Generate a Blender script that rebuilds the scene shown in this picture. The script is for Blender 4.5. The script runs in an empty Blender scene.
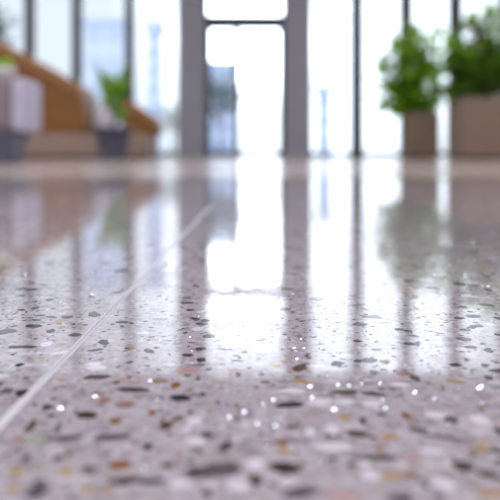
import bpy, math, random
from mathutils import Vector, Matrix
random.seed(11)
S = bpy.context.scene
COL = S.collection

# ---------------------------------------------------------------- view
F = 694.0; HZ = 153.0; H = 0.06          # focal in px, horizon row, eye height (m)
def X(px, d): return (px - 250.0) / F * d
def Z(py, d): return H + (HZ - py) / F * d
def FL(px, py):                           # point of the floor seen at a pixel
    d = F * H / (py - HZ)
    return X(px, d), d

cam = bpy.data.objects.new('camera', bpy.data.cameras.new('camera')); COL.objects.link(cam)
cam.location = (0, 0, H); cam.rotation_euler = (math.pi / 2, 0, 0)
c = cam.data
c.sensor_fit = 'HORIZONTAL'; c.sensor_width = 36; c.lens = F / 500 * 36
c.shift_y = -(250 - HZ) / 500
c.clip_start = 0.01; c.clip_end = 500
c.dof.use_dof = True; c.dof.focus_distance = 0.238; c.dof.aperture_fstop = 10.5
S.camera = cam
S.view_settings.view_transform = 'Standard'; S.view_settings.look = 'None'
S.view_settings.gamma = 1; S.view_settings.use_curve_mapping = False
S.view_settings.exposure = 0.0

# ---------------------------------------------------------------- materials
def s2l(v): v /= 255.0; return v / 12.92 if v <= 0.04045 else ((v + 0.055) / 1.055) ** 2.4
def rgb(r, g, b): return (s2l(r), s2l(g), s2l(b), 1)
def new(name):
    m = bpy.data.materials.new(name); m.use_nodes = True
    nt = m.node_tree; return m, nt, nt.nodes['Principled BSDF']
def mat(name, col, rough=0.5, metal=0.0, noise=0.12, scale=12.0, stretch=(1, 1, 1), bump=0.0, ior=1.5):
    m, nt, b = new(name)
    N = nt.nodes; L = nt.links
    tc = N.new('ShaderNodeTexCoord'); mp = N.new('ShaderNodeMapping'); mp.inputs['Scale'].default_value = stretch
    no = N.new('ShaderNodeTexNoise'); no.inputs['Scale'].default_value = scale; no.inputs['Detail'].default_value = 5
    L.new(tc.outputs['Object'], mp.inputs['Vector']); L.new(mp.outputs['Vector'], no.inputs['Vector'])
    mx = N.new('ShaderNodeMix'); mx.data_type = 'RGBA'
    a = [max(0, v * (1 - noise)) for v in col[:3]] + [1]; d = [min(1, v * (1 + noise)) for v in col[:3]] + [1]
    mx.inputs[6].default_value = a; mx.inputs[7].default_value = d
    L.new(no.outputs['Fac'], mx.inputs[0]); L.new(mx.outputs[2], b.inputs['Base Color'])
    b.inputs['Roughness'].default_value = rough; b.inputs['Metallic'].default_value = metal
    b.inputs['IOR'].default_value = ior
    if bump:
        bp = N.new('ShaderNodeBump'); bp.inputs['Strength'].default_value = bump; bp.inputs['Distance'].default_value = 0.01
        L.new(no.outputs['Fac'], bp.inputs['Height']); L.new(bp.outputs['Normal'], b.inputs['Normal'])
    return m

M = {}
M['frame'] = mat('dark_bronze_metal', rgb(66, 66, 76), 0.45, 0.1)
M['pillar'] = mat('grey_column_paint', rgb(166, 168, 178), 0.5)
M['wall'] = mat('warm_white_plaster', rgb(208, 208, 212), 0.8, bump=0.05)
M['ceiling'] = mat('ceiling_plaster', rgb(206, 206, 214), 0.85)
M['plinth'] = mat('taupe_laminate', rgb(165, 145, 132), 0.6)
M['slate'] = mat('slate_grey_ceramic', rgb(98, 102, 122), 0.45)
M['pale_pot'] = mat('pale_grey_glaze', rgb(150, 152, 172), 0.35)
M['white'] = mat('white_glaze', rgb(235, 235, 240), 0.3)
M['cushion'] = mat('white_fabric', rgb(225, 220, 235), 0.85, bump=0.2, scale=80)
M['fabric'] = mat('lilac_grey_fabric', rgb(148, 136, 142), 0.7, bump=0.2, scale=90)
M['side_highlight'] = mat('fabric_side_highlight', rgb(205, 205, 228), 0.55)  # highlight on the chair's side, put into the fabric colour
M['box'] = mat('taupe_planter_box', rgb(140, 120, 104), 0.6, noise=0.08)
M['soil'] = mat('dark_soil', rgb(50, 38, 30), 0.95, noise=0.5, scale=60, bump=0.5)
M['bark'] = mat('brown_bark', rgb(110, 88, 82), 0.85, noise=0.4, scale=30, stretch=(1, 1, .2), bump=0.6)
M['stem'] = mat('green_stem', rgb(84, 96, 44), 0.6)
M['pave'] = mat('pale_paving', rgb(190, 192, 200), 0.9)
M['steel'] = mat('brushed_steel', rgb(190, 190, 195), 0.3, 0.9)
M['facade'] = mat('pale_render', rgb(205, 214, 232), 0.9)
M['facade2'] = mat('blue_grey_cladding', rgb(222, 230, 248), 0.9)
M['bglass'] = mat('blue_tinted_glazing', rgb(176, 192, 224), 0.5)

# wood: stretched noise grain
def wood(name, c1, c2):
    m, nt, b = new(name); N = nt.nodes; L = nt.links
    tc = N.new('ShaderNodeTexCoord'); mp = N.new('ShaderNodeMapping'); mp.inputs['Scale'].default_value = (1.2, 6, 14)
    no = N.new('ShaderNodeTexNoise'); no.inputs['Scale'].default_value = 3; no.inputs['Detail'].default_value = 8; no.inputs['Distortion'].default_value = 1
    cr = N.new('ShaderNodeValToRGB'); cr.color_ramp.elements[0].position = .3; cr.color_ramp.elements[1].position = .7
    cr.color_ramp.elements[0].color = c1; cr.color_ramp.elements[1].color = c2
    L.new(tc.outputs['Object'], mp.inputs[0]); L.new(mp.outputs[0], no.inputs['Vector']); L.new(no.outputs['Fac'], cr.inputs[0])
    L.new(cr.outputs[0], b.inputs['Base Color']); b.inputs['Roughness'].default_value = .45
    return m
M['wood'] = wood('honey_oak', rgb(128, 86, 36), rgb(160, 110, 52))
M['wood_rim'] = wood('pale_oak_edge', rgb(160, 112, 70), rgb(188, 140, 98))

# leaves: diffuse + translucent + sheen
def leafmat(name, c1, c2, tr):
    m, nt, b = new(name); N = nt.nodes; L = nt.links
    tc = N.new('ShaderNodeTexCoord'); no = N.new('ShaderNodeTexNoise'); no.inputs['Scale'].default_value = 7
    L.new(tc.outputs['Object'], no.inputs['Vector'])
    cr = N.new('ShaderNodeValToRGB'); cr.color_ramp.elements[0].position = .35; cr.color_ramp.elements[1].position = .65
    cr.color_ramp.elements[0].color = c1; cr.color_ramp.elements[1].color = c2
    L.new(no.outputs['Fac'], cr.inputs[0]); L.new(cr.outputs[0], b.inputs['Base Color'])
    b.inputs['Roughness'].default_value = .3
    t = N.new('ShaderNodeBsdfTranslucent'); t.inputs['Color'].default_value = tr
    ms = N.new('ShaderNodeMixShader'); ms.inputs[0].default_value = .55
    out = N['Material Output']
    L.new(b.outputs[0], ms.inputs[1]); L.new(t.outputs[0], ms.inputs[2]); L.new(ms.outputs[0], out.inputs['Surface'])
    return m
M['leaf'] = leafmat('green_leaf', rgb(78, 116, 50), rgb(152, 188, 66), rgb(190, 235, 70))
M['leaf_dark'] = leafmat('dark_green_leaf', rgb(60, 86, 54), rgb(120, 152, 64), rgb(155, 205, 70))
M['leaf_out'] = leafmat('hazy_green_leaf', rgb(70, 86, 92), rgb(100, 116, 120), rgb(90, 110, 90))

# pane: clear glazing
def pane_mat():
    m, nt, b = new('clear_glass'); N = nt.nodes; L = nt.links
    N.remove(b)
    tr = N.new('ShaderNodeBsdfTransparent'); tr.inputs[0].default_value = (.97, .985, .99, 1)
    gl = N.new('ShaderNodeBsdfGlossy'); gl.inputs['Roughness'].default_value = .01
    fr = N.new('ShaderNodeFresnel'); fr.inputs[0].default_value = 1.25
    ms = N.new('ShaderNodeMixShader')
    L.new(fr.outputs[0], ms.inputs[0]); L.new(tr.outputs[0], ms.inputs[1]); L.new(gl.outputs[0], ms.inputs[2])
    L.new(ms.outputs[0], N['Material Output'].inputs['Surface'])
    return m
M['glass'] = pane_mat()

# polished floor materials
FLOOR_ROUGH = 0.05
def floor_finish(nt, b):
    N = nt.nodes; L = nt.links
    b.inputs['Roughness'].default_value = FLOOR_ROUGH; b.inputs['IOR'].default_value = 1.62
    tc = N.new('ShaderNodeTexCoord')
    a = N.new('ShaderNodeTexNoise'); a.inputs['Scale'].default_value = 45; a.inputs['Detail'].default_value = 1
    L.new(tc.outputs['Object'], a.inputs['Vector'])
    bp = N.new('ShaderNodeBump'); bp.inputs['Strength'].default_value = 0.5; bp.inputs['Distance'].default_value = 0.00012
    L.new(a.outputs['Fac'], bp.inputs['Height']); L.new(bp.outputs['Normal'], b.inputs['Normal'])
    return tc
def chip_mat(name, col, var=.25, soft=False):
    m, nt, b = new(name); N = nt.nodes; L = nt.links
    tc = floor_finish(nt, b)
    if soft: b.inputs['Roughness'].default_value = .1; b.inputs['IOR'].default_value = 1.36   # dark stone takes less polish
    no = N.new('ShaderNodeTexNoise'); no.inputs['Scale'].default_value = 420; no.inputs['Detail'].default_value = 4
    L.new(tc.outputs['Object'], no.inputs['Vector'])
    mx = N.new('ShaderNodeMix'); mx.data_type = 'RGBA'
    mx.inputs[6].default_value = [v * (1 - var) for v in col[:3]] + [1]
    mx.inputs[7].default_value = [min(1, v * (1 + var)) for v in col[:3]] + [1]
    L.new(no.outputs['Fac'], mx.inputs[0]); L.new(mx.outputs[2], b.inputs['Base Color'])
    return m
def terrazzo(name, base, base2, speck_amt, rough=FLOOR_ROUGH):
    """cement matrix with fine aggregate; coarser chips are set into the mesh near the middle of the room"""
    m, nt, b = new(name); N = nt.nodes; L = nt.links
    tc = floor_finish(nt, b)
    n1 = N.new('ShaderNodeTexNoise'); n1.inputs['Scale'].default_value = 60; n1.inputs['Detail'].default_value = 6
    L.new(tc.outputs['Object'], n1.inputs['Vector'])
    mx = N.new('ShaderNodeMix'); mx.data_type = 'RGBA'; mx.inputs[6].default_value = base; mx.inputs[7].default_value = base2
    r0 = N.new('ShaderNodeMapRange'); r0.inputs[1].default_value = .35; r0.inputs[2].default_value = .65
    L.new(n1.outputs['Fac'], r0.inputs[0]); L.new(r0.outputs[0], mx.inputs[0])
    last = mx.outputs[2]
    # distorted coordinates give the grains ragged outlines
    dn = N.new('ShaderNodeTexNoise'); dn.inputs['Scale'].default_value = 500; dn.inputs['Detail'].default_value = 1
    L.new(tc.outputs['Object'], dn.inputs['Vector'])
    for sc, thr, amt, cols in ((420, .30, speck_amt, [(0.0, rgb(104, 84, 74)), (.35, rgb(160, 128, 100)), (.55, rgb(196, 188, 190)), (.8, rgb(234, 230, 234))]),
                               (190, .26, speck_amt * .85, [(0.0, rgb(70, 58, 54)), (.3, rgb(128, 108, 100)), (.6, rgb(176, 150, 132)), (.8, rgb(230, 226, 230))])):
        ad = N.new('ShaderNodeVectorMath'); ad.operation = 'MULTIPLY_ADD'
        ad.inputs[1].default_value = (.004 * 190 / sc,) * 3
        L.new(dn.outputs['Color'], ad.inputs[0]); L.new(tc.outputs['Object'], ad.inputs[2])
        vo = N.new('ShaderNodeTexVoronoi'); vo.voronoi_dimensions = '2D'; vo.inputs['Scale'].default_value = sc
        L.new(ad.outputs[0], vo.inputs['Vector'])
        cr = N.new('ShaderNodeValToRGB'); cr.color_ramp.interpolation = 'CONSTANT'
        e = cr.color_ramp.elements
        e[0].position = cols[0][0]; e[0].color = cols[0][1]; e[1].position = cols[1][0]; e[1].color = cols[1][1]
        for p, cc in cols[2:]:
            q = e.new(p); q.color = cc
        se = N.new('ShaderNodeSeparateColor'); L.new(vo.outputs['Color'], se.inputs[0]); L.new(se.outputs[0], cr.inputs[0])
        # only some cells carry a grain, each with its own radius
        th = N.new('ShaderNodeMath'); th.operation = 'MULTIPLY'; L.new(se.outputs[1], th.inputs[0]); th.inputs[1].default_value = thr * 1.6
        lt = N.new('ShaderNodeMath'); lt.operation = 'LESS_THAN'; L.new(vo.outputs['Distance'], lt.inputs[0]); L.new(th.outputs[0], lt.inputs[1])
        mu = N.new('ShaderNodeMath'); mu.operation = 'MULTIPLY'; L.new(lt.outputs[0], mu.inputs[0]); mu.inputs[1].default_value = amt
        m2 = N.new('ShaderNodeMix'); m2.data_type = 'RGBA'
        L.new(mu.outputs[0], m2.inputs[0]); L.new(last, m2.inputs[6]); L.new(cr.outputs[0], m2.inputs[7])
        last = m2.outputs[2]
    L.new(last, b.inputs['Base Color']); b.inputs['Roughness'].default_value = rough
    return m
FM = [terrazzo('terrazzo_matrix', rgb(174, 168, 174), rgb(190, 184, 192), .4),
      terrazzo('pale_beige_terrazzo', rgb(188, 172, 164), rgb(202, 186, 178), .3, .17),
      terrazzo('taupe_terrazzo_band', rgb(110, 94, 86), rgb(124, 108, 100), .3, .16),
      chip_mat('chip_black', rgb(34, 30, 38), soft=True), chip_mat('chip_dark_brown', rgb(60, 44, 34), soft=True),
      chip_mat('chip_umber', rgb(90, 68, 48), soft=True), chip_mat('chip_taupe', rgb(96, 84, 88), soft=True),
      chip_mat('chip_amber', rgb(136, 88, 42)), chip_mat('chip_rust', rgb(156, 124, 112)),
      chip_mat('chip_ochre', rgb(176, 146, 104)), chip_mat('chip_white', rgb(224, 220, 230), .06),
      chip_mat('chip_rose', rgb(184, 154, 150)), chip_mat('chip_grey', rgb(150, 148, 156)),
      chip_mat('chip_sage', rgb(160, 170, 150))]
m, nt, b = new('glint_mirror'); b.inputs['Base Color'].default_value = rgb(240, 240, 248); b.inputs['Roughness'].default_value = .06
b.inputs['Metallic'].default_value = .85; FM.append(m)  # mirror finish for the tilted facets added as glints
BLACK, DBROWN, UMBER, TAUPE, AMBER, RUST, OCHRE, WHITE, ROSE, GREY, SAGE, GLINT = range(3, 15)

# ---------------------------------------------------------------- mesh helpers
class MB:
    def __init__(s): s.v = []; s.f = []; s.m = []; s.smooth = []
    def add(s, vs, fs, mi=0, smooth=False):
        o = len(s.v); s.v += [tuple(v) for v in vs]
        for f in fs: s.f.append([i + o for i in f]); s.m.append(mi); s.smooth.append(smooth)
    def box(s, x0, x1, y0, y1, z0, z1, mi=0):
        vs = [(x, y, z) for z in (z0, z1) for y in (y0, y1) for x in (x0, x1)]
        s.add(vs, [(0, 2, 3, 1), (4, 5, 7, 6), (0, 1, 5, 4), (2, 6, 7, 3), (0, 4, 6, 2), (1, 3, 7, 5)], mi)
    def prism(s, pts, y0, y1, mi=0):     # outline in xz, extruded along y
        n = len(pts)
        s.add([(x, y0, z) for x, z in pts] + [(x, y1, z) for x, z in pts],
              [tuple(range(n)), tuple(range(2 * n - 1, n - 1, -1))] + [(i, i + n, (i + 1) % n + n, (i + 1) % n) for i in range(n)], mi)
    def lathe(s, prof, cx, cy, n=32, mi=0):
        vs = []; fs = []
        for r, z in prof:
            for k in range(n):
                a = 2 * math.pi * k / n; vs.append((cx + r * math.cos(a), cy + r * math.sin(a), z))
        for i in range(len(prof) - 1):
            for k in range(n):
                fs.append((i * n + k, i * n + (k + 1) % n, (i + 1) * n + (k + 1) % n, (i + 1) * n + k))
        s.add(vs, fs, mi, True)
    def tube(s, pts, rads, n=8, mi=0):
        vs = []; fs = []; pts = [Vector(p) for p in pts]
        for i, p in enumerate(pts):
            t = (pts[min(i + 1, len(pts) - 1)] - pts[max(i - 1, 0)]).normalized()
            u = t.cross(Vector((0.3, 1, .1))).normalized(); w = t.cross(u)
            for k in range(n):
                a = 2 * math.pi * k / n; vs.append(p + (u * math.cos(a) + w * math.sin(a)) * rads[i])
        for i in range(len(pts) - 1):
            for k in range(n): fs.append((i * n + k, i * n + (k + 1) % n, (i + 1) * n + (k + 1) % n, (i + 1) * n + k))
        fs += [tuple(range(n - 1, -1, -1)), tuple((len(pts) - 1) * n + k for k in range(n))]
        s.add(vs, fs, mi, True)
    def leaf(s, base, d, length, width, up=(0, 0, 1), droop=.35, mi=0):
        base = Vector(base); d = Vector(d).normalized(); side = d.cross(Vector(up))
        if side.length < .01: side = Vector((1, 0, 0))
        side.normalize(); nrm = side.cross(d).normalized()
        n = 7; vs = []; fs = []
        for i in range(n + 1):
            t = i / n; p = base + d * length * t - Vector((0, 0, 1)) * droop * length * t * t
            w = width * .5 * (math.sin(math.pi * min(1, t * .97 + .03) ** .8) ** .85) + .0005
            vs += [p - side * w + nrm * w * .35, p, p + side * w + nrm * w * .35]
        for i in range(n):
            a = 3 * i; fs += [(a, a + 1, a + 4, a + 3), (a + 1, a + 2, a + 5, a + 4)]
        s.add(vs, fs, mi, True)
    def build(s, name, mats, parent=None, bevel=0, loc=(0, 0, 0), solid=0, sub=0, local=False):
        me = bpy.data.meshes.new(name)
        L = Vector(loc); me.from_pydata([tuple(Vector(v) - L) for v in s.v], [], s.f)
        for q in (mats if isinstance(mats, list) else [mats]): me.materials.append(q)
        me.polygons.foreach_set('material_index', s.m); me.polygons.foreach_set('use_smooth', s.smooth)
        me.update()
        o = bpy.data.objects.new(name, me); COL.objects.link(o); o.location = L
        if parent is not None:
            o.parent = parent; o.location = L if local else L - parent.location
        if bevel:
            bv = o.modifiers.new('bevel', 'BEVEL'); bv.width = bevel; bv.segments = 4; bv.limit_method = 'ANGLE'; bv.angle_limit = .6
        if solid:
            sm = o.modifiers.new('solid', 'SOLIDIFY'); sm.thickness = solid
        if sub:
            sb = o.modifiers.new('sub', 'SUBSURF'); sb.levels = sub; sb.render_levels = sub
        return o
def thing(name, label, cat, loc, group=None):
    o = bpy.data.objects.new(name, None); COL.objects.link(o); o.location = loc; o.empty_display_size = .05
    return tag(o, label, cat, group)
def tag(o, label, cat, group=None):
    o['label'] = label; o['category'] = cat
    if group: o['group'] = group
    return o
def struct(o, label=None):
    o['kind'] = 'structure'
    if label: o['label'] = label
    return o

# ---------------------------------------------------------------- shell
D = 11.0; XL, XR, YB, CEIL = -6.0, 6.0, -4.0, 4.0
WT = Z(-66, D)                                    # head of the glazing
TH = .14                                          # depth of frames
b = MB(); b.box(XL - .2, XR + .2, YB - .2, D + .35, CEIL, CEIL + .2)
struct(b.build('ceiling', M['ceiling']), 'pale plaster ceiling of the lobby')
b = MB(); b.box(XL - .2, XL, YB, D + .35, 0, CEIL); struct(b.build('wall_left', M['wall']), 'pale plaster wall on the left')
b = MB(); b.box(XR, XR + .2, YB, D + .35, 0, CEIL); struct(b.build('wall_right', M['wall']), 'pale plaster wall on the right')
b = MB(); b.box(XL, XR, YB - .2, YB, 0, CEIL); struct(b.build('wall_back', M['wall']), 'pale plaster wall behind the viewer')
b = MB(); b.box(XL, XR, D, D + .35, WT, CEIL)
struct(b.build('wall_front', M['pillar'], bevel=.01), 'grey header wall above the glazing')
b = MB(); b.box(X(178.5, D), X(205.5, D), D - .12, D + .3, 0, WT)
struct(b.build('trim_1', M['pillar'], bevel=.012), 'wide grey pillar left of the glass door')
b = MB(); b.box(X(284.5, D), X(310.5, D), D - .12, D + .3, 0, WT)
struct(b.build('trim_2', M['pillar'], bevel=.012), 'wide grey pillar right of the glass door')

edges = [(-128, -75), (-75, -22), (-22, 28.5), (28.5, 76), (76, 129), (129, 178.5),
         (310.5, 357.5), (357.5, 407), (407, 456.5), (456.5, 506), (506, 556), (556, 628)]
for i, (a, e) in enumerate(edges):
    x0, x1 = X(a, D), X(e, D)
    if i == 0: x0 = XL
    if i == 11: x1 = XR
    hw = .07
    lw = .02 if a == 310.5 else hw; rw = .02 if e == 178.5 else hw
    if a >= 357: lw = .095
    if 308 < e < 500: rw = .095
    f = MB()
    f.box(x0, x0 + lw, D, D + TH, 0, WT); f.box(x1 - rw, x1, D, D + TH, 0, WT)
    f.box(x0 + lw, x1 - rw, D, D + TH, 0, .075); f.box(x0 + lw, x1 - rw, D, D + TH, WT - .05, WT)
    fr = f.build('window_%d' % (i + 1), M['frame']); struct(fr)
    p = MB(); p.box(x0 + lw, x1 - rw, D + .06, D + .07, .075, WT - .05)
    p.build('pane', M['glass'], fr)
# entrance: transom light above two glass leaves
x0, x1 = X(205.5, D), X(284.5, D); zt = Z(20.5, D); xm = X(236, D)
f = MB(); f.box(x0, x0 + .025, D, D + TH, 0, WT); f.box(x1 - .025, x1, D, D + TH, 0, WT)
f.box(x0 + .025, x1 - .025, D, D + TH, zt - .085, zt + .085); f.box(x0 + .025, x1 - .025, D, D + TH, WT - .05, WT)
dr = f.build('door_1', M['frame']); struct(dr, 'glass entrance door with a transom between two grey pillars')
p = MB(); p.box(x0 + .025, x1 - .025, D + .06, D + .07, zt + .085, WT - .05); p.build('transom_pane', M['glass'], dr)
for k, (a, e) in enumerate(((x0 + .028, xm), (xm + .004, x1 - .028))):
    f = MB(); w = .05
    f.box(a, a + w, D + .03, D + .08, .01, zt - .09); f.box(e - w, e, D + .03, D + .08, .01, zt - .09)
    f.box(a + w, e - w, D + .03, D + .08, .01, .09); f.box(a + w, e - w, D + .03, D + .08, zt - .13, zt - .09)
    lf = f.build('door_leaf', M['frame'], dr)
    p = MB(); p.box(a + w, e - w, D + .05, D + .058, .09, zt - .13); p.build('pane', M['glass'], lf)
    p = MB(); hx = (e - .05) if k == 0 else (a + .06)
    p.tube([(hx, D + .03, .75), (hx, D - .03, .75), (hx, D - .03, 1.15), (hx, D + .03, 1.15)], [.011] * 4); p.build('door_handle', M['steel'], lf)
b = MB(); b.box(x0 + .02, x1 - .02, D - .05, D + .2, 0, .012); struct(b.build('trim_3', M['steel']), 'steel threshold under the glass door')

# ---------------------------------------------------------------- floor
fb = MB()
YC, R1, R2, NS = .25, 1.27, 1.55, 96              # round field framed by a taupe band
def ring(r): return [(r * math.cos(2 * math.pi * k / NS), YC + r * math.sin(2 * math.pi * k / NS), 0) for k in range(NS)]
fb.add(ring(R1), [tuple(range(NS))], 0)
fb.add(ring(R1) + ring(R2), [(k, (k + 1) % NS, NS + (k + 1) % NS, NS + k) for k in range(NS)][:0] +
       [(k, NS + k, NS + (k + 1) % NS, (k + 1) % NS) for k in range(NS)], 2)
# outer field: ring of quads out to the rectangle of the room
def rect(k):
    a = 2 * math.pi * k / NS; dx, dy = math.cos(a), math.sin(a)
    ts = []
    if dx > 1e-9: ts.append((XR + .2) / dx)
    if dx < -1e-9: ts.append((XL - .2) / dx)
    if dy > 1e-9: ts.append((D + .35 - YC) / dy)
    if dy < -1e-9: ts.append((YB - .2 - YC) / dy)
    t = min(ts); return (t * dx, YC + t * dy, 0)
cor = [(XR + .2, D + .35), (XL - .2, D + .35), (XL - .2, YB - .2), (XR + .2, YB - .2)]
angs = [math.atan2(y - YC, x) % (2 * math.pi) for x, y in cor]
r2 = ring(R2)
for k in range(NS):
    a0, a1 = 2 * math.pi * k / NS, 2 * math.pi * (k + 1) / NS
    mid = [(cor[j][0], cor[j][1], 0) for j in range(4) if a0 < angs[j] < a1]
    vs = [r2[k], rect(k)] + mid + [rect(k + 1), r2[(k + 1) % NS]]
    fb.add(vs, [tuple(range(len(vs)))], 1)

# coarse chips, set flush in the near field
cell = {}
def free(x, y, r):
    ix, iy = int(x // .008), int(y // .008)
    for i in range(ix - 1, ix + 2):
        for j in range(iy - 1, iy + 2):
            for (a, b_, q) in cell.get((i, j), ()):
                if (a - x) ** 2 + (b_ - y) ** 2 < ((r + q) * .8) ** 2: return False
    return True
def put(x, y, r): cell.setdefault((int(x // .008), int(y // .008)), []).append((x, y, r))
def chip(x, y, a, b_, rot, mi, n=None, z=None, irr=.22):
    n = n or random.randint(6, 10); vs = []
    ph = random.random() * 6.3
    for k in range(n):
        t = 2 * math.pi * (k + random.uniform(-.3, .3)) / n + ph
        q = 1 + random.uniform(-irr, irr)
        u, v = a * math.cos(t) * q, b_ * math.sin(t) * q
        vs.append((x + u * math.cos(rot) - v * math.sin(rot), y + u * math.sin(rot) + v * math.cos(rot), z or random.uniform(1.2e-5, 4e-5)))
    fb.add(vs, [tuple(range(n))], mi)
SKY = Vector((X(247, 1), 1, (HZ - 42) / F)).normalized()
def glint(x, y, r, jit=0.0):
    """mirror facet added as a glint, tilted to reflect bright sky to the camera"""
    v = Vector((x, y, -H)).normalized()
    n = (SKY - v).normalized()
    n = (n + Vector((random.gauss(0, jit), random.gauss(0, jit), 0))).normalized()
    k = 10; ph = random.random()
    vs = []
    for q in range(k):
        a = 2 * math.pi * (q + ph) / k; u, w_ = r * math.cos(a), r * math.sin(a)
        vs.append((x + u, y + w_, -(n.x * u + n.y * w_) / n.z))
    z0 = min(p[2] for p in vs)
    vs = [(a, b_, c_ - z0 + 2e-5) for a, b_, c_ in vs] + [(a, b_, 0) for a, b_, c_ in vs]
    fb.add(vs, [tuple(range(k))] + [(q, q + k, (q + 1) % k + k, (q + 1) % k) for q in range(k)], GLINT)
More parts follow.
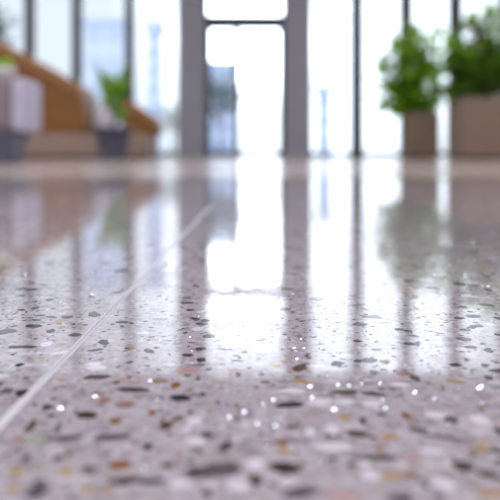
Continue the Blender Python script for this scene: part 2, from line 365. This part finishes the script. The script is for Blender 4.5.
# stones one can pick out: (x, y, width, height in the photograph, turn, colour)
STONES = [
 (86, 415, 20, 9, -12, DBROWN), (47, 407, 11, 6, 0, BLACK), (64, 438, 34, 7, 5, TAUPE), (112, 437, 38, 8, 3, TAUPE),
 (30, 427, 9, 12, 0, UMBER), (25, 393, 16, 12, 20, BLACK), (57, 430, 8, 6, 0, UMBER), (98, 377, 26, 5, 0, DBROWN),
 (135, 390, 34, 6, -3, DBROWN), (121, 465, 25, 9, 0, AMBER), (122, 481, 26, 11, 8, DBROWN), (150, 481, 32, 8, -2, BLACK),
 (66, 472, 15, 9, 8, OCHRE), (39, 483, 12, 11, 12, BLACK), (17, 472, 15, 8, 0, OCHRE), (13, 489, 14, 8, 0, OCHRE),
 (58, 458, 10, 7, 0, TAUPE), (90, 470, 17, 9, 10, UMBER), (18, 440, 12, 6, 0, RUST), (88, 489, 12, 8, 0, OCHRE),
 (68, 490, 10, 9, 0, GREY), (26, 458, 9, 8, 0, TAUPE), (42, 468, 8, 8, 0, SAGE), (33, 441, 22, 8, 0, SAGE),
 (98, 442, 10, 10, 0, GREY), (125, 455, 9, 9, 0, GREY), (146, 458, 10, 8, 0, GREY), (148, 447, 9, 8, 0, BLACK),
 (166, 426, 14, 9, 0, UMBER), (125, 405, 20, 7, 0, RUST), (115, 421, 12, 7, 0, AMBER), (168, 465, 14, 9, -10, UMBER),
 (179, 456, 9, 7, 0, RUST), (152, 413, 9, 6, 0, AMBER), (193, 472, 14, 8, 0, TAUPE), (168, 414, 8, 6, 0, GREY),
 (104, 400, 12, 6, 0, RUST), (180, 398, 24, 6, 0, BLACK), (216, 470, 50, 18, 6, TAUPE), (285, 468, 22, 16, -25, DBROWN),
 (256, 481, 14, 9, 0, DBROWN), (290, 405, 28, 7, 6, BLACK), (244, 443, 14, 8, 18, GREY), (281, 443, 17, 8, -8, AMBER),
 (300, 493, 38, 14, 14, TAUPE), (207, 494, 13, 8, 0, BLACK), (235, 496, 12, 8, 0, GREY), (346, 392, 27, 5, 0, UMBER),
 (374, 394, 26, 5, -8, BLACK), (358, 434, 22, 9, -8, DBROWN), (363, 421, 7, 7, 0, BLACK), (375, 458, 46, 6, 0, DBROWN),
 (392, 476, 26, 7, 0, OCHRE), (379, 448, 11, 6, 15, RUST), (391, 437, 16, 6, 0, OCHRE), (406, 416, 9, 7, 0, AMBER),
 (419, 430, 18, 5, -4, BLACK), (448, 438, 50, 5, -9, TAUPE), (451, 420, 13, 6, 0, BLACK), (463, 467, 16, 13, 28, DBROWN),
 (489, 475, 24, 9, -22, DBROWN), (480, 448, 14, 7, 0, OCHRE), (490, 494, 34, 8, 0, OCHRE), (499, 431, 8, 9, 0, BLACK),
 (412, 457, 20, 6, 0, ROSE), (440, 497, 14, 7, 0, TAUPE), (497, 466, 8, 8, 0, GREY), (345, 417, 12, 6, 0, OCHRE),
 (411, 475, 14, 6, 0, AMBER), (345, 496, 40, 10, 0, ROSE),
 (33, 326, 18, 4, -4, BLACK), (22, 347, 30, 3, 0, DBROWN), (51, 331, 9, 4, 0, DBROWN), (121, 271, 14, 3, 0, BLACK),
 (122, 322, 14, 2.5, 0, DBROWN), (160, 319, 15, 2.5, 0, RUST), (190, 310, 8, 2.5, 0, BLACK), (202, 324, 12, 3, 0, BLACK),
 (187, 355, 12, 5, -4, DBROWN), (200, 349, 11, 4, 0, BLACK), (201, 360, 10, 4, 0, BLACK), (186, 370, 24, 8, 0, ROSE),
 (161, 381, 17, 5, 0, RUST), (176, 385, 9, 6, 0, AMBER), (187, 303, 14, 2, 0, BLACK), (7, 391, 14, 6, 0, TAUPE),
 (318, 385, 10, 4, 0, GREY), (358, 361, 10, 3, 0, BLACK), (357, 341, 9, 3, 0, BLACK), (307, 356, 7, 2, 0, BLACK),
 (473, 316, 16, 3, 0, BLACK), (459, 318, 12, 2.5, 0, DBROWN), (476, 326, 15, 3, 0, BLACK), (463, 307, 9, 3, 0, DBROWN),
 (487, 305, 13, 3, -8, DBROWN), (460, 284, 12, 3, 0, BLACK), (488, 290, 7, 3, 0, DBROWN), (497, 318, 8, 3, 0, BLACK),
 (412, 344, 18, 3, 0, BLACK), (408, 331, 9, 2.5, 0, DBROWN), (432, 288, 16, 2.5, 0, DBROWN), (464, 339, 16, 4, 0, UMBER),
 (471, 347, 12, 3, 0, DBROWN), (455, 365, 13, 4, 0, BLACK), (489, 351, 9, 4, 0, DBROWN), (497, 371, 14, 6, 10, DBROWN),
 (489, 378, 8, 4, 0, BLACK), (485, 365, 11, 3, 0, DBROWN), (405, 373, 20, 4, 0, RUST),
 (280, 466, 1, 1, 0, WHITE), (255, 464, 17, 12, 0, WHITE), (240, 488, 24, 10, 0, WHITE), (196, 441, 18, 10, -12, WHITE),
 (334, 447, 40, 7, 0, WHITE), (370, 475, 18, 10, 0, WHITE), (365, 463, 14, 6, 0, WHITE), (432, 451, 24, 8, -8, WHITE),
 (445, 484, 20, 12, 0, WHITE), (435, 415, 22, 6, 0, WHITE), (480, 420, 17, 11, 0, WHITE), (180, 484, 22, 9, 0, WHITE),
 (290, 391, 32, 5, 0, WHITE), (345, 402, 22, 4, 0, WHITE), (320, 402, 18, 9, 20, WHITE), (97, 368, 22, 5, 0, WHITE),
 (59, 353, 16, 4, 12, WHITE), (47, 344, 11, 6, 0, WHITE), (22, 365, 26, 4, 0, WHITE), (372, 404, 22, 6, 0, WHITE),
 (400, 385, 18, 4, 0, WHITE), (427, 280, 18, 3, 0, WHITE), (461, 349, 10, 4, 0, WHITE), (94, 364, 14, 4, 0, WHITE),
 (310, 432, 12, 8, 0, WHITE), (333, 430, 14, 9, 0, WHITE), (195, 421, 16, 7, 0, WHITE), (20, 365, 10, 4, 0, WHITE),
]
for (px, py, w, h, rot, mi) in STONES:
    x, y = FL(px, py); sc = y / F
    a = w * sc / 2; b_ = h / 2 * y * y / (F * H)
    r = math.radians(rot); r = math.atan2(math.sin(r) * y / H * .9, math.cos(r)) if rot else 0
    if rot:   # a slant in the picture is a strong turn on the ground: keep the drawn extent
        tx, ty = w * sc / 2, math.tan(math.radians(rot)) * w / 2 * y * y / (F * H)
        a = math.hypot(tx, ty); r = math.atan2(ty, tx); b_ = b_ * .75
        b_ = min(b_, a)
    chip(x, y, a * 1.05, b_ * 1.05, r, mi, z=4.6e-5, irr=.16)
    put(x, y, max(a, b_))
    if a > .003 and b_ < a * .7:
        put(x - a * .6 * math.cos(r), y - a * .6 * math.sin(r), b_); put(x + a * .6 * math.cos(r), y + a * .6 * math.sin(r), b_)
GLINTS = [(60, 409, 1.4), (94.5, 397, 1.1), (480, 389, 1.5), (150, 381, .9), (190, 337, .7), (301, 339, .7), (294.5, 348, .9), (304, 348.5, .8),
         (297, 359, .9), (465, 276, .9), (479, 333, .6), (488, 287, .6), (229, 417, .9), (244, 412, 1.0), (257, 424, .8), (275, 426, .9),
         (273, 400, 1.0), (263, 404, .6), (334, 410, 1.2), (338, 385, .9), (349, 386, .8), (310, 387, 1.2), (312, 398, .9), (385, 409, .8),
         (415, 393, 1.0), (380, 384, .8), (302, 275, .5), (293, 294, .6), (432, 260, .4)]
for px, py, r in GLINTS:
    x, y = FL(px, py); glint(x, y, r * .45e-3); put(x, y, .0008)
STRIP0, STRIP1 = FL(0, 425), FL(200, 217.5)
sdx = (STRIP1[0] - STRIP0[0]) / (STRIP1[1] - STRIP0[1])
def strip_x(y): return STRIP0[0] + (y - STRIP0[1]) * sdx
W = [(BLACK, 11), (DBROWN, 13), (UMBER, 9), (TAUPE, 17), (AMBER, 1), (RUST, 1), (OCHRE, 7), (WHITE, 12), (ROSE, 16), (GREY, 14), (SAGE, 2)]
cols = [q for q, w in W for _ in range(w)]
NCH = 0
def scatter(n, y0, y1, rmin, rmax, power=2.6, cols=cols):
    global NCH
    for _ in range(n):
        y = math.sqrt(random.uniform(y0 * y0, y1 * y1)); half = .47 * y + .03
        x = random.uniform(-half, half)
        if x * x + (y - YC) ** 2 > (R1 - .01) ** 2: continue
        if abs(x - strip_x(y)) < .003: continue
        r = rmin + (rmax - rmin) * random.random() ** power
        if not free(x, y, r): continue
        put(x, y, r); NCH += 1
        asp = random.uniform(.35, .95)
        mi = random.choice(cols)
        if mi in (BLACK,) and r > .003: mi = TAUPE
        chip(x, y, r, r * asp, random.uniform(0, math.pi), mi, irr=.28)
scatter(21000, .085, 1.5, .0008, .0038)
scatter(34000, .085, .95, .0003, .0012, 1.5, [BLACK] * 5 + [DBROWN] * 5 + [UMBER] * 3 + [TAUPE] * 4 + [OCHRE, ROSE, WHITE, WHITE, GREY, GREY])
def scatter_wide(n, rmin, rmax, power, cols):
    for _ in range(n):
        x, y = random.uniform(-.95, .95), random.uniform(-.2, 1.5)
        if abs(x) < .47 * y + .03 or x * x + (y - YC) ** 2 > (R1 - .01) ** 2: continue
        r = rmin + (rmax - rmin) * random.random() ** power
        if not free(x, y, r): continue
        put(x, y, r); chip(x, y, r, r * random.uniform(.35, .95), random.uniform(0, math.pi), random.choice(cols), irr=.28)
scatter_wide(56000, .0008, .0038, 2.6, cols)
scatter_wide(50000, .0003, .0012, 1.5, [BLACK, DBROWN, DBROWN, UMBER, TAUPE, TAUPE, OCHRE, ROSE, WHITE, GREY])
for _ in range(900):
    y = math.sqrt(random.uniform(.085 ** 2, .9 ** 2)); x = random.uniform(-.45, .45) * y
    if abs(x - strip_x(y)) > .003 and free(x, y, .0004): glint(x, y, random.uniform(.12e-3, .35e-3), .05); put(x, y, .0005)
floor = struct(fb.build('floor', FM), 'polished lilac-grey terrazzo floor with dark, amber and white chips')

# metal divider let into the floor
sb = MB()
for off, w, z, mi in ((-.0008, .0005, 9e-5, 0), (0, .001, 6e-5, 1), (.0008, .0005, 9e-5, 0)):
    ya, yb = .05, .80
    xa, xb = strip_x(ya) + off, strip_x(yb) + off
    sb.add([(xa - w / 2, ya, 0), (xa + w / 2, ya, 0), (xb + w / 2, yb, 0), (xb - w / 2, yb, 0),
            (xa - w / 2, ya, z), (xa + w / 2, ya, z), (xb + w / 2, yb, z), (xb - w / 2, yb, z)],
           [(4, 5, 6, 7), (0, 1, 5, 4), (1, 2, 6, 5), (2, 3, 7, 6), (3, 0, 4, 7), (0, 3, 2, 1)], mi)
st1 = mat('pale_zinc', rgb(228, 226, 234), .35, .2, ior=1.6); st2 = mat('zinc_core', rgb(200, 198, 206), .3, .3)
tag(sb.build('divider_strip', [st1, st2]), 'thin pale metal divider strip running diagonally across the terrazzo floor', 'floor strip')

# ---------------------------------------------------------------- left furniture
def smooth_outline(pts, r, n=6):
    out = []
    for i, p in enumerate(pts):
        p = Vector(p); a = Vector(pts[i - 1]); b_ = Vector(pts[(i + 1) % len(pts)])
        ra = min(r, (a - p).length * .45, (b_ - p).length * .45)
        u = p + (a - p).normalized() * ra; v = p + (b_ - p).normalized() * ra
        for k in range(n + 1):
            t = k / n; out.append(tuple((u * (1 - t) ** 2 + p * 2 * t * (1 - t) + v * t * t)))
    return out
d = 7.6
pb = MB(); zt_ = Z(134.5, d)
pb.box(X(-110, d), X(150, d), d - .25, d + .75, .03, zt_)
pl = thing('platform', 'low taupe platform carrying the two sloping oak seat modules', 'platform', (X(20, d), d, 0))
pb.build('body', M['plinth'], pl, bevel=.02)
pb = MB(); pb.box(X(-108, d), X(148, d), d - .2, d + .7, 0, .03); pb.build('kick_base', M['frame'], pl)

def module(pts, rim, y0, y1, label, cx):
    t = thing('seat_module', label, 'wooden bench', (cx, (y0 + y1) / 2, zt_))
    o = MB(); o.prism(smooth_outline(pts, .12), y0, y1); o.build('body', M['wood'], t, bevel=.015)
    o = MB(); o.prism(rim, y0 - .03, y0 - .001); o.build('edge_trim', M['wood_rim'], t, bevel=.008)
    return t
P = lambda px, py: (X(px, d), Z(py, d))
b1 = [P(-60, 134.5), P(90, 134.5), P(85, 88), P(70, 80), P(33, 59), P(0, 42), P(-30, 27), P(-60, 22)]
b1 = [(x, max(z, zt_ + .002)) for x, z in b1]
def rimband(pts, th):
    top = pts; low = [(x, z - th) for x, z in pts]
    return top + low[::-1]
module(b1, rimband([P(-52, 27), P(-30, 31), P(0, 45.5), P(33, 62.5), P(68, 82.5), P(80, 90)], .06), d - .18, d + .55,
       'large honey oak bench module whose back slopes down behind the lilac armchair', X(20, d))
# inner step of the large module
d2 = d + .0
b2 = [P(119, 136), P(154, 136), P(158, 132), P(156, 122), P(148, 113), P(133, 103), P(119, 96)]
b2 = [(x, max(z, zt_ + .002)) for x, z in b2]
module(b2, rimband([P(122, 100.5), P(133, 106), P(147, 115.5), P(153, 122)], .05), d + .1, d + .6,
       'small honey oak bench module sloping down behind the grey plant pot', X(138, d))
# cushion leaning between the modules
def pillow(name, cx, cy, cz, w, dd, h, m, parent=None, e=3.2):
    vs = []; fs = []; n, k = 24, 14
    for i in range(k + 1):
        ph = -math.pi / 2 + math.pi * i / k
        for j in range(n):
            th = 2 * math.pi * j / n
            f = lambda v: math.copysign(abs(v) ** (2 / e), v)
            vs.append((cx + w / 2 * f(math.cos(ph)) * f(math.cos(th)), cy + dd / 2 * f(math.cos(ph)) * f(math.sin(th)), cz + h / 2 * f(math.sin(ph))))
    for i in range(k):
        for j in range(n): fs.append((i * n + j, i * n + (j + 1) % n, (i + 1) * n + (j + 1) % n, (i + 1) * n + j))
    o = MB(); o.add(vs, fs, 0, True); return o.build(name, m, parent, loc=(cx, cy, cz - h / 2) if parent is None else (0, 0, 0))
tag(pillow('cushion', X(102, d), d + .2, (zt_ + Z(103, d)) / 2 + .004, .27, .14, Z(103, d) - zt_, M['cushion'], e=3),
    'white cushion standing on the platform between the two oak modules', 'cushion')

# armchair on a tapered base, far left
d = 4.4
ac = thing('armchair', 'lilac grey upholstered tub chair on a tapered slate base', 'armchair', (X(0, d), d + .25, 0))
xl, xr = X(-60, d), X(25, d); zb, ztp = Z(131, d), Z(76, d)
o = MB(); o.box(xl, xr - .07, d, d + .36, zb, ztp); o.build('seat_body', M['fabric'], ac, bevel=.05)
o = MB(); o.box(xr - .085, xr, d - .012, d + .37, zb - .003, ztp - .01); o.build('armrest', M['side_highlight'], ac, bevel=.035)  # paler colour stands in for light on the chair's side
o = MB()
xa, xb, xc, xd = X(-50, d), X(14, d), X(-45, d), X(7, d)
o.add([(xc, d + .04, 0), (xd, d + .04, 0), (xd, d + .31, 0), (xc, d + .31, 0), (xa, d + .01, zb), (xb, d + .01, zb), (xb, d + .34, zb), (xa, d + .34, zb)],
      [(0, 3, 2, 1), (4, 5, 6, 7), (0, 1, 5, 4), (1, 2, 6, 5), (2, 3, 7, 6), (3, 0, 4, 7)])
o.build('base', M['slate'], ac, bevel=.02)
# little plant on the armchair
pp = thing('potted_plant', 'small plant in a white bowl on the lilac armchair', 'plant', (X(-7, d), d + .18, ztp + .004))
o = MB(); o.lathe([(0, 0), (.045, 0), (.075, .03), (.082, .07), (.074, .07), (.068, .05), (0, .05)], 0, 0)
q = o.build('pot', M['white'], pp, local=True)
o = MB()
for k in range(22):
    a = random.uniform(0, 6.3); e = random.uniform(.3, 1.3)
    o.leaf((0, 0, .05), (math.cos(a) * math.cos(e), math.sin(a) * math.cos(e), math.sin(e)), random.uniform(.12, .2), .05, droop=.3)
o.build('foliage', M['leaf'], pp, local=True)

# plant in a slate pot in front of the platform
d = 6.6
pp = thing('potted_plant', 'broad leafed plant in a tapered slate pot before the oak modules', 'plant', (X(113, d), d, 0))
zr = Z(127, d); rt = 19 / F * d; rb = 12.5 / F * d
o = MB(); o.lathe([(0, 0), (rb, 0), (rb + .01, .02), (rt * .97, zr - .03), (rt, zr - .03), (rt, zr), (rt - .02, zr), (rt - .03, zr - .04), (0, zr - .04)], 0, 0)
o.build('pot', M['slate'], pp, local=True)
o = MB(); o.lathe([(0, zr - .034), (rt - .032, zr - .036)], 0, 0); o.build('soil', M['soil'], pp, local=True)
o = MB(); o.tube([(0, 0, zr - .05), (.01, 0, zr + .1), (.03, 0, Z(92, d))], [.014, .012, .008]); o.build('stem', M['stem'], pp, local=True)
o = MB()
def lf(px0, py0, px1, py1, w, dy=0, up=(0, -1, .3), droop=.05):
    b0 = Vector((X(px0, d) - pp.location.x, 0, Z(py0, d))); e0 = Vector((X(px1, d) - pp.location.x, dy, Z(py1, d)))
    o.leaf(b0, e0 - b0, (e0 - b0).length, w, up=up, droop=droop)
lf(113, 100, 96, 62, .085); lf(114, 98, 108, 66, .08, .1); lf(114, 98, 129, 58, .07); lf(115, 104, 131, 84, .09, -.05)
lf(114, 112, 96, 96, .05, .1); lf(114, 100, 119, 78, .06, -.1); lf(114, 116, 129, 108, .06); lf(114, 122, 127, 112, .05, .1)
lf(113, 110, 103, 86, .07, -.1); lf(114, 95, 92, 78, .05, .15); lf(114, 118, 120, 92, .07, .1); lf(114, 106, 129, 70, .06, .15)
o.build('foliage', M['leaf'], pp, local=True, solid=.002)

# ---------------------------------------------------------------- right planters
def planter(px0, px1, pyt, d, dep, label, seed, leaves, m):
    rnd = random.Random(seed)
    x0, x1 = X(px0, d), X(px1, d); zt = Z(pyt, d); cx = (x0 + x1) / 2
    t = thing('potted_plant', label, 'plant', (cx, d + dep / 2, 0)); w = (x1 - x0) / 2; dh = dep / 2
    o = MB(); th = .025
    o.box(-w, w, -dh, -dh + th, .03, zt); o.box(-w, w, dh - th, dh, .03, zt)
    o.box(-w, -w + th, -dh + th, dh - th, .03, zt); o.box(w - th, w, -dh + th, dh - th, .03, zt); o.box(-w + th, w - th, -dh + th, dh - th, .03, .06)
    bx = o.build('planter_box', M['box'], t, local=True)
    o = MB(); o.box(-w + .03, w - .03, -dh + .03, dh - .03, 0, .03); o.build('foot', M['frame'], t, local=True)
    o = MB(); o.box(-w + th, w - th, -dh + th, dh - th, zt - .08, zt - .09); o.build('soil', M['soil'], t, local=True)
    st = MB(); fo = MB()
    for (tx, tz, ty, n, ln, wd) in leaves(rnd, d, cx):
        b0 = Vector((rnd.uniform(-.5, .5) * w, rnd.uniform(-.5, .5) * dh, zt - .06)); e0 = Vector((tx, ty, tz))
        mid = Vector(((b0.x * .6 + e0.x * .4), (b0.y + e0.y) / 2, (b0.z * .35 + e0.z * .65)))
        pts = [b0.lerp(mid, q / 4).lerp(mid.lerp(e0, q / 4), q / 4) for q in range(5)]
        st.tube(pts, [.008, .007, .006, .005, .003], 6)
        for k in range(n):
            q = .35 + .65 * (k + rnd.random()) / n; q = min(q, 1)
            p = b0.lerp(mid, q).lerp(mid.lerp(e0, q), q)
            a = rnd.uniform(0, 6.3); e = rnd.uniform(-.6, .9)
            dv = Vector((math.cos(a) * math.cos(e), math.sin(a) * math.cos(e), math.sin(e)))
            fo.leaf(p, dv, ln * rnd.uniform(.7, 1.2), wd * rnd.uniform(.8, 1.2), droop=rnd.uniform(.1, .5))
    st.build('stem', M['stem'], t, local=True); fo.build('foliage', m, t, local=True)
    return t
def lv1(r, d, cx):
    for (px, py, n) in ((374, 98, 7), (378, 66, 7), (384, 74, 9), (392, 84, 10), (386, 96, 8), (394, 62, 8), (398, 104, 8), (402, 90, 10), (420, 104, 10), (432, 104, 8), (400, 28, 12), (396, 48, 10), (390, 38, 8), (412, 20, 13), (424, 18, 13), (436, 22, 10), (416, 38, 12), (404, 40, 10), (380, 56, 8), (374, 78, 8), (408, 70, 12), (418, 80, 13), (428, 62, 12), (414, 90, 11), (430, 92, 10),
                        (440, 60, 9), (446, 44, 7), (424, 46, 8), (384, 84, 5), (444, 84, 8), (405, 100, 8), (436, 30, 6)):
        yield X(px, d) - cx, Z(py, d), r.uniform(-.2, .2), n * 2 + 4, .19, .09
planter(408, 440, 112, 8.0, .37, 'leafy green plant in the narrower taupe box, left one of the two planters', 3, lv1, M['leaf'])
def lv2(r, d, cx):
    for (px, py, n) in ((446, 52, 12), (448, 66, 14), (444, 80, 10), (454, 36, 12), (460, 24, 10), (456, 46, 12), (450, 90, 8), (462, 60, 12), (470, 44, 13), (478, 60, 14), (470, 80, 14), (486, 50, 14), (494, 70, 14), (490, 36, 12), (500, 50, 14), (510, 40, 12), (520, 60, 12), (462, 90, 9),
                        (480, 88, 12), (472, 12, 6), (484, 6, 9), (496, 2, 9), (508, 0, 8), (530, 30, 10), (540, 60, 9)):
        yield X(px, d) - cx, Z(py, d), r.uniform(-.25, .25), n * 2 + 6, .17, .09
t = planter(462, 545, 97, 6.4, .5, 'dark bushy plant in the wide taupe box at the right edge', 8, lv2, M['leaf_dark'])
o = MB(); o.tube([(X(494, 6.4) - t.location.x, .05, Z(99, 6.4)), (X(492, 6.4) - t.location.x, .05, Z(70, 6.4)), (X(496, 6.4) - t.location.x, .05, Z(40, 6.4)), (X(488, 6.4) - t.location.x, .05, Z(22, 6.4)), (X(476, 6.4) - t.location.x, .05, Z(17, 6.4))],
                [.075, .065, .06, .05, .03], 12)
o.build('trunk', M['bark'], t, local=True)

# ---------------------------------------------------------------- outside
b = MB(); b.box(-60, 60, D + .35, 120, -.12, -.02)
tag(b.build('plaza', M['pave']), 'pale paved plaza outside the glazing', 'paving')
bpy.data.objects['plaza']['kind'] = 'structure'
def building(px0, px1, pyt, d, dep, m, rows, colsn, label, dark):
    x0, x1 = X(px0, d), X(px1, d); zt = Z(pyt, d)
    t = thing('office_building', label, 'building', ((x0 + x1) / 2, d + dep / 2, 0), 'office blocks across the plaza')
    o = MB(); o.box(x0, x1, d, d + dep, -.02, zt); o.build('wall', m, t, loc=t.location)
    o = MB(); o.box(x0 - .2, x1 + .2, d - .2, d + dep + .2, zt, zt + .3); o.build('roof', M['facade'], t, loc=t.location)
    hh = zt / rows
    for r in range(rows):
        for q in range(colsn):
            w = (x1 - x0) / colsn
            g = MB(); a = x0 + w * (q + .15); g.box(a, a + w * .7, d - .08, d + .02, hh * (r + .3), hh * (r + .8)); g.build('window', dark, t, loc=(a, d, hh * (r + .3)))
building(84, 124, 24, 42, 3, M['facade2'], 5, 2, 'blue grey office block seen behind the slate pot plant', M['facade'])
building(148, 158, 26, 34, 2, M['facade2'], 7, 1, 'slim pale tower seen just left of the left pillar', M['bglass'])
building(207, 233, 66, 46, 3, M['facade2'], 5, 2, 'low office block seen through the glass door', M['bglass'])
building(320, 331, 90, 44, 2, M['facade2'], 3, 1, 'small distant block seen right of the right pillar', M['bglass'])
def out_tree(px, pyc, d, rad, trunk_r, label, n, seed):
    r = random.Random(seed); x = X(px, d); zc = Z(pyc, d)
    t = thing('street_tree', label, 'tree', (x, d, -.02))
    o = MB(); o.tube([(0, 0, 0), (.03, 0, zc * .5), (0, 0, zc + rad * .4)], [trunk_r, trunk_r * .8, trunk_r * .3])
    for k in range(7):
        a = r.uniform(0, 6.3); z0 = zc * r.uniform(.5, .95)
        o.tube([(0, 0, z0), (math.cos(a) * rad * .4, math.sin(a) * rad * .4, z0 + rad * .35), (math.cos(a) * rad * .8, math.sin(a) * rad * .8, z0 + rad * .8)], [trunk_r * .4, trunk_r * .25, .01], 6)
    o.build('trunk', M['bark'], t, local=True)
    o = MB()
    for k in range(n):
        v = Vector((r.gauss(0, 1), r.gauss(0, 1), r.gauss(0, 1))).normalized() * rad * r.uniform(.3, 1)
        o.leaf(Vector((0, 0, zc)) + v, (r.gauss(0, 1), r.gauss(0, 1), r.gauss(0, .6)), rad * .28, rad * .13)
    o.build('foliage', M['leaf_out'], t, local=True)
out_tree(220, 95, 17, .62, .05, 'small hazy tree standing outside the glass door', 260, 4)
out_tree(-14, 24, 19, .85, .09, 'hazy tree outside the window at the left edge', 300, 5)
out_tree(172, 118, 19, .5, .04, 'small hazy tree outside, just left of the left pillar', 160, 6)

# ---------------------------------------------------------------- light
w = bpy.data.worlds.new('sky'); S.world = w; w.use_nodes = True; nt = w.node_tree; N = nt.nodes; L = nt.links
bg = N['Background']
tc = N.new('ShaderNodeTexCoord')
nm = N.new('ShaderNodeVectorMath'); nm.operation = 'NORMALIZE'; L.new(tc.outputs['Generated'], nm.inputs[0])
dt = N.new('ShaderNodeVectorMath'); dt.operation = 'DOT_PRODUCT'
sd = Vector((X(247, 1), 1, (HZ - 42) / F)).normalized(); sd2 = Vector((X(318, 1), 1, math.tan(math.radians(11)))).normalized(); dt.inputs[1].default_value = sd
L.new(nm.outputs[0], dt.inputs[0])
mr = N.new('ShaderNodeMapRange'); mr.inputs[1].default_value = math.cos(math.radians(6.5)); mr.inputs[2].default_value = math.cos(math.radians(1)); mr.interpolation_type = 'SMOOTHSTEP'
mr.inputs[3].default_value = 0; mr.inputs[4].default_value = 1
L.new(dt.outputs['Value'], mr.inputs[0])
mr2 = N.new('ShaderNodeMapRange'); mr2.inputs[1].default_value = math.cos(math.radians(17)); mr2.inputs[2].default_value = math.cos(math.radians(7)); mr2.inputs[3].default_value = 0; mr2.inputs[4].default_value = 1
dt2 = N.new('ShaderNodeVectorMath'); dt2.operation = 'DOT_PRODUCT'; dt2.inputs[1].default_value = sd2
L.new(nm.outputs[0], dt2.inputs[0]); L.new(dt2.outputs['Value'], mr2.inputs[0]); mr2.interpolation_type = 'SMOOTHSTEP'
m1 = N.new('ShaderNodeMath'); m1.operation = 'MULTIPLY_ADD'; L.new(mr.outputs[0], m1.inputs[0]); m1.inputs[1].default_value = 6
m0 = N.new('ShaderNodeMath'); m0.operation = 'MULTIPLY_ADD'; L.new(mr2.outputs[0], m0.inputs[0]); m0.inputs[1].default_value = 1.9; m0.inputs[2].default_value = 1.1
sp = N.new('ShaderNodeSeparateXYZ'); L.new(nm.outputs[0], sp.inputs[0])
up = N.new('ShaderNodeMapRange'); up.inputs[1].default_value = .35; up.inputs[2].default_value = 1; up.inputs[3].default_value = 0; up.inputs[4].default_value = 2.0
L.new(sp.outputs['Z'], up.inputs[0]); ad = N.new('ShaderNodeMath'); ad.operation = 'ADD'
L.new(m0.outputs[0], ad.inputs[0]); L.new(up.outputs[0], ad.inputs[1]); L.new(ad.outputs[0], m1.inputs[2]); L.new(m1.outputs[0], bg.inputs['Strength'])
bg.inputs['Color'].default_value = (.83, .90, 1, 1)

def area(name, loc, size, sy, power, col, rot=(0, 0, 0)):
    l = bpy.data.lights.new(name, 'AREA'); l.shape = 'RECTANGLE'; l.size = size; l.size_y = sy; l.energy = power; l.color = col
    o = bpy.data.objects.new(name, l); COL.objects.link(o); o.location = loc; o.rotation_euler = rot; return o
for i, y in enumerate((-2.2, .6, 3.6, 7.0)):  # unseen lamps added as fill; the far pair brightens leaves and pillars
    for x in (-2.6, 2.6):
        area('ceiling_fill', (x, y, CEIL - .03), 1.2, .6, 58 if y < 5 else 45, (.98, .95, 1))
